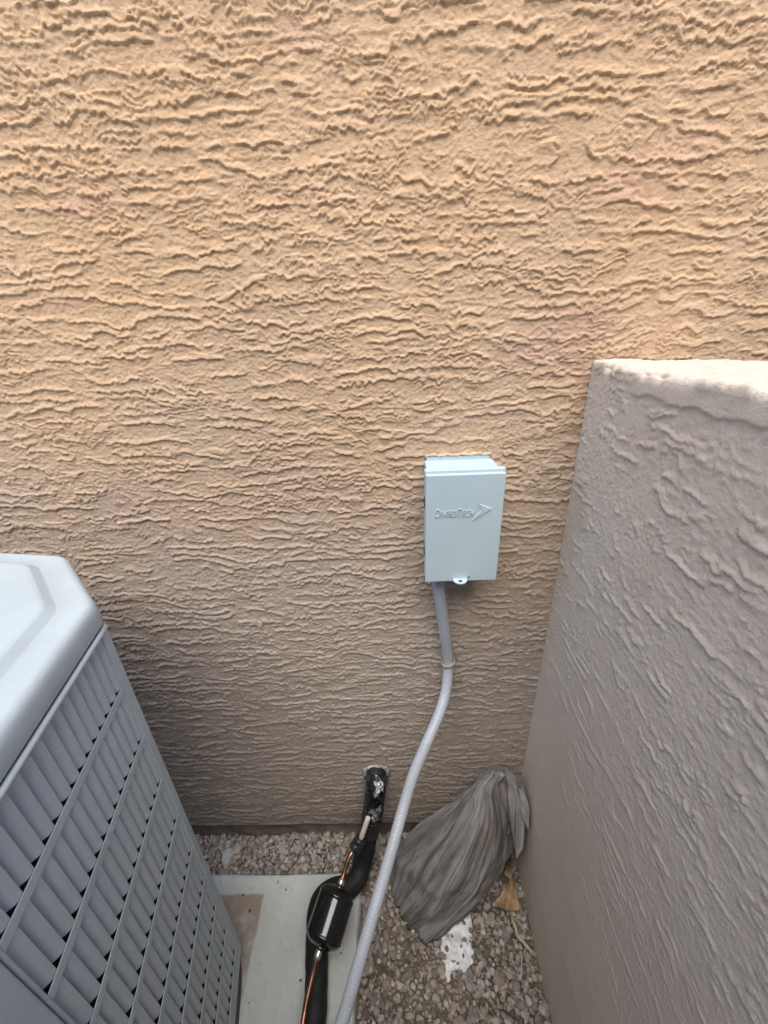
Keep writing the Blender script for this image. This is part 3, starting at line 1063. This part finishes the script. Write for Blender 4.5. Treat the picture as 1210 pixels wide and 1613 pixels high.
# ------------------------------------------------------------------ weathered log chunk in the corner
# stations along the grain, each a closed section: left edge, three bulging front points, ridge, right shoulder, two back points
ST_ = [
    [(.198, -.052, .381), (.203, -.060, .385), (.209, -.066, .388), (.215, -.068, .3895), (.222, -.064, .3885), (.243, -.046, .366), (.230, -.030, .355), (.205, -.034, .360)],
    [(.161, -.058, .334), (.172, -.072, .345), (.186, -.082, .353), (.200, -.088, .358), (.214, -.084, .357), (.276, -.050, .326), (.245, -.022, .300), (.190, -.024, .290)],
    [(.115, -.062, .279), (.142, -.092, .288), (.174, -.110, .292), (.205, -.115, .288), (.232, -.104, .274), (.288, -.074, .262), (.262, -.020, .225), (.170, -.018, .200)],
    [(.051, -.066, .200), (.095, -.112, .212), (.142, -.138, .214), (.192, -.142, .204), (.241, -.122, .184), (.266, -.100, .180), (.262, -.022, .140), (.120, -.018, .110)],
    [(-.004, -.068, .127), (.048, -.126, .140), (.103, -.162, .142), (.165, -.166, .134), (.226, -.124, .116), (.244, -.098, .100), (.240, -.028, .060), (.075, -.022, .050)],
    [(-.026, -.080, .068), (.018, -.142, .080), (.066, -.182, .082), (.115, -.190, .074), (.160, -.165, .056), (.175, -.130, .030), (.180, -.050, .012), (.045, -.040, .015)],
    [(-.036, -.112, .010), (-.014, -.158, .014), (.014, -.192, .014), (.046, -.214, .013), (.080, -.214, .010), (.105, -.180, .006), (.100, -.090, .004), (.010, -.070, .004)],
]
LOG = empty('log_chunk', (.13, -.12, 0))
tag(LOG, 'weathered grey split log chunk with deep grain leaning in the wall corner', 'log')
G = np.array(ST_)                                 # (7, 8, 3)
NV, NU = 120, 360
vp = np.linspace(0, 6, NV)
rows = np.array([catmull(G[:, k, :], 40)[np.clip((vp * 40).astype(int), 0, 240)] for k in range(8)])     # (8, NV, 3)
up_ = np.linspace(0, 8, NU, endpoint=False)
co = np.zeros((NV, NU, 3))
for j in range(NV):
    P = rows[:, j, :]
    for_i = np.floor(up_).astype(int); t = up_ - for_i
    # Catmull on the smooth front, straighter on the broken right and back sides
    p0, p1, p2, p3 = P[(for_i - 1) % 8], P[for_i % 8], P[(for_i + 1) % 8], P[(for_i + 2) % 8]
    tt = t[:, None]
    cm = .5 * ((2 * p1) + (-p0 + p2) * tt + (2 * p0 - 5 * p1 + 4 * p2 - p3) * tt ** 2 + (-p0 + 3 * p1 - 3 * p2 + p3) * tt ** 3)
    ln = p1 * (1 - tt) + p2 * tt
    w = .60 * (up_ < 3).astype(float)[:, None]
    co[j] = cm * w + ln * (1 - w)
ctr = rows.mean(axis=0)
nrm = co - ctr[:, None, :]; nrm /= np.linalg.norm(nrm, axis=2)[:, :, None]
U, Vv = np.meshgrid(up_ / 8, vp / 6)
warp = U * 1.0 + .014 * fbm(Vv * 5, U * 7, 3, 2)
gr = .0007 * fbm(warp * 40, Vv * 2.6, 3, 3) + .0004 * fbm(warp * 130, Vv * 5.0, 2, 5)
gr += .0016 * np.round(3.2 * fbm(warp * 13, Vv * 2.4, 3, 8)) / 3.2      # split plates of wood
cr_ = vn(warp * 58, Vv * 1.3, 7)
gr -= .0035 * sst(.66, .88, cr_)                                  # open cracks along the grain
gr += .0060 * fbm(U * 8, Vv * 6, 3, 9)
side = sst(.50, .54, U) * (1 - sst(.80, .86, U))
gr += side * (.012 * np.round(2.2 * fbm(U * 20, Vv * 6, 2, 4)) / 2.2)  # broken steps on the split side
gr -= .022 * np.exp(-((U - .535 - .006 * np.sin(Vv * 14)) / .011) ** 2) * sst(.05, .16, Vv) * (1 - sst(.50, .66, Vv))   # crevice beside the ridge
amp = sst(0, .05, Vv) * .85 + .15
co = co + nrm * (gr * amp)[:, :, None]
# chipped lower end
end = np.array(ST_[6]).mean(axis=0) - np.array(ST_[5]).mean(axis=0); end /= np.linalg.norm(end)
jag = sst(.80, 1, Vv) * (.009 * vn(U * 34, U * 0 + 2.5, 6) + .005 * vn(U * 110, U * 0 + .5, 3))
co = co + jag[:, :, None] * np.array([end[0], end[1], 0])[None, None, :]
co[:, :, 2] += (sst(.9, 1, Vv) * .006 * vn(U * 90, Vv * 3, 6))
co[:, :, 0] = np.minimum(co[:, :, 0], .2955 + .041 * co[:, :, 1])
co[:, :, 1] = np.minimum(co[:, :, 1], -.006)
lc = co.reshape(-1, 3) - np.array([.13, -.12, 0])
Uu = np.stack([U.ravel() * 1.0, Vv.ravel()], -1)
lm = np_mesh('log_body', lc, grid_quads(NU, NV, True)[:, ::-1], True, Uu)
bm = bmesh.new(); bm.from_mesh(lm); bm.verts.ensure_lookup_table()
bm.faces.new([bm.verts[i] for i in range(NU)]); bm.faces.new([bm.verts[(NV - 1) * NU + i] for i in range(NU)][::-1])
bmesh.ops.recalc_face_normals(bm, faces=bm.faces)
bm.to_mesh(lm); bm.free()
link('log_body', lm, MAT['wood'], LOG)
# splinters of the broken side
def shard(P, th, name='splinter'):
    bm = bmesh.new()
    a = [bm.verts.new(Vector(p) - Vector((.13, -.12, 0))) for p in P]
    b = [bm.verts.new(Vector(p) - Vector((.13, -.12, 0)) + Vector((.004, th, -.006))) for p in P]
    n = len(P)
    bm.faces.new(a); bm.faces.new(b[::-1])
    for k in range(n): bm.faces.new((a[k], b[k], b[(k + 1) % n], a[(k + 1) % n]))
    bmesh.ops.recalc_face_normals(bm, faces=bm.faces)
    bmesh.ops.subdivide_edges(bm, edges=bm.edges[:], cuts=4, use_grid_fill=True)
    for v in bm.verts:
        v.co += Vector((math.sin(v.co.z * 170 + v.co.x * 90), math.sin(v.co.x * 230 + 1), math.sin(v.co.y * 190))) * .0007
    uvl = bm.loops.layers.uv.new('UVMap')
    for f in bm.faces:
        for l in f.loops: l[uvl].uv = (l.vert.co.x * 3 + l.vert.co.y * 2, l.vert.co.z * 3)
    return link(name, from_bm(name, bm), MAT['split'], LOG)
shard([(.236, -.078, .366), (.262, -.074, .338), (.281, -.092, .268), (.276, -.120, .200), (.262, -.128, .166), (.250, -.126, .230), (.238, -.110, .302)], .040)
shard([(.268, -.074, .326), (.285, -.074, .310), (.2925, -.090, .280), (.284, -.110, .250), (.272, -.102, .280)], .036)

# ------------------------------------------------------------------ white splash, dry leaves, twigs
bm = bmesh.new()
gx, gy = 46, 54
PV = {}
for j in range(gy):
    for i in range(gx):
        x = .045 + .135 * i / (gx - 1); y = -.275 + .150 * j / (gy - 1)
        e = ((x - (.118 + .10 * (y + .2))) / .040) ** 2
        lowr = max(0, (-.205 - y) / .06)
        k = 1 - e - lowr ** 2 * .75 + .55 * float(fbm(np.array([[x / .022]]), np.array([[y / .03]]), 3, 3)[0, 0]) * (0.22 + lowr * 1.15)
        if k > .12:
            z = .0135 + .006 * min(1, k * 1.5) + .005 * float(fbm(np.array([[x / .012]]), np.array([[y / .012]]), 3, 8)[0, 0])
            PV[(i, j)] = bm.verts.new((x, y, z))
for (i, j) in list(PV):
    if all(k in PV for k in ((i + 1, j), (i + 1, j + 1), (i, j + 1))):
        bm.faces.new((PV[(i, j)], PV[(i + 1, j)], PV[(i + 1, j + 1)], PV[(i, j + 1)]))
bmesh.ops.delete(bm, geom=[v for v in bm.verts if not v.link_faces], context='VERTS')
r = bmesh.ops.extrude_face_region(bm, geom=bm.faces[:])
for g in r['geom']:
    if isinstance(g, bmesh.types.BMVert): g.co.z -= .006
bmesh.ops.recalc_face_normals(bm, faces=bm.faces)
spl = link('plaster_spill', from_bm('plaster_spill', bm, True), MAT['plaster'])
tag(spl, 'white hardened plaster spill on the gravel at the foot of the log', 'spill')


def leaf(P, curl, label, n=8):
    """P: four corner points base-left, base-right, tip-right, tip-left"""
    A_, B_, C_, D_ = [np.array(p) for p in P]
    vs_, fs = [], []
    for j in range(n + 1):
        t = j / n
        w = max(.05, 1 - .95 * t) * (1 + .07 * math.sin(t * 19)) * (.80 + .20 * min(1, t * 6))
        for i in range(n + 1):
            s_ = i / n
            ss_ = .5 + (s_ - .5) * w
            p = (A_ * (1 - ss_) + B_ * ss_) * (1 - t) + (D_ * (1 - ss_) + C_ * ss_) * t
            p = p + np.array([0, 0, curl * abs(s_ - .5) * 2 + .004 * math.sin(t * 5 + s_ * 3)])
            vs_.append(p)
    m = n + 1
    for j in range(n):
        for i in range(n): fs.append((j * m + i, j * m + i + 1, (j + 1) * m + i + 1, (j + 1) * m + i))
    me = mesh('dry_leaf', vs_, fs, True)
    bm = bmesh.new(); bm.from_mesh(me)
    r = bmesh.ops.extrude_face_region(bm, geom=bm.faces[:])
    for g in r['geom']:
        if isinstance(g, bmesh.types.BMVert): g.co.z -= .0008
    bmesh.ops.recalc_face_normals(bm, faces=bm.faces)
    bm.to_mesh(me); bm.free()
    o = link('dry_leaf', me, MAT['leaf'])
    tag(o, label, 'leaf', 'dry leaves in the corner')
    return o
leaf([(.206, -.160, .022), (.276, -.172, .022), (.286, -.112, .052), (.262, -.100, .034)], .018, 'larger curled tan dry leaf on the gravel beside the right wall')
leaf([(.250, -.100, .024), (.268, -.104, .026), (.287, -.070, .042), (.272, -.064, .030)], .009, 'smaller orange dry leaf tucked behind the log chunk')


def twig(P, r, label):
    C_, s_ = resample(catmull(P, 8), .002)
    k = np.arange(len(C_))
    o = tube('twig', C_, r * (1 + .18 * np.sin(k * 1.1) * np.sin(k * .37)) * np.interp(k / k[-1], [0, .08, .9, 1], [.6, 1, 1.1, .8]), MAT['twig'], None, 10)
    tag(o, label, 'twig', 'twigs on the gravel')
twig([(.250, -.178, .022), (.2535, -.194, .024), (.2545, -.208, .025), (.262, -.217, .026), (.270, -.226, .026), (.279, -.236, .024)], .0030, 'thick bent pale twig on the gravel below the curled leaf')
twig([(.2545, -.236, .021), (.249, -.255, .023), (.2415, -.275, .021)], .0014, 'thin straight straw stem below the bent twig')
twig([(.2345, -.316, .021), (.233, -.333, .022), (.231, -.352, .020)], .0016, 'short straw stem at the bottom of the gravel')
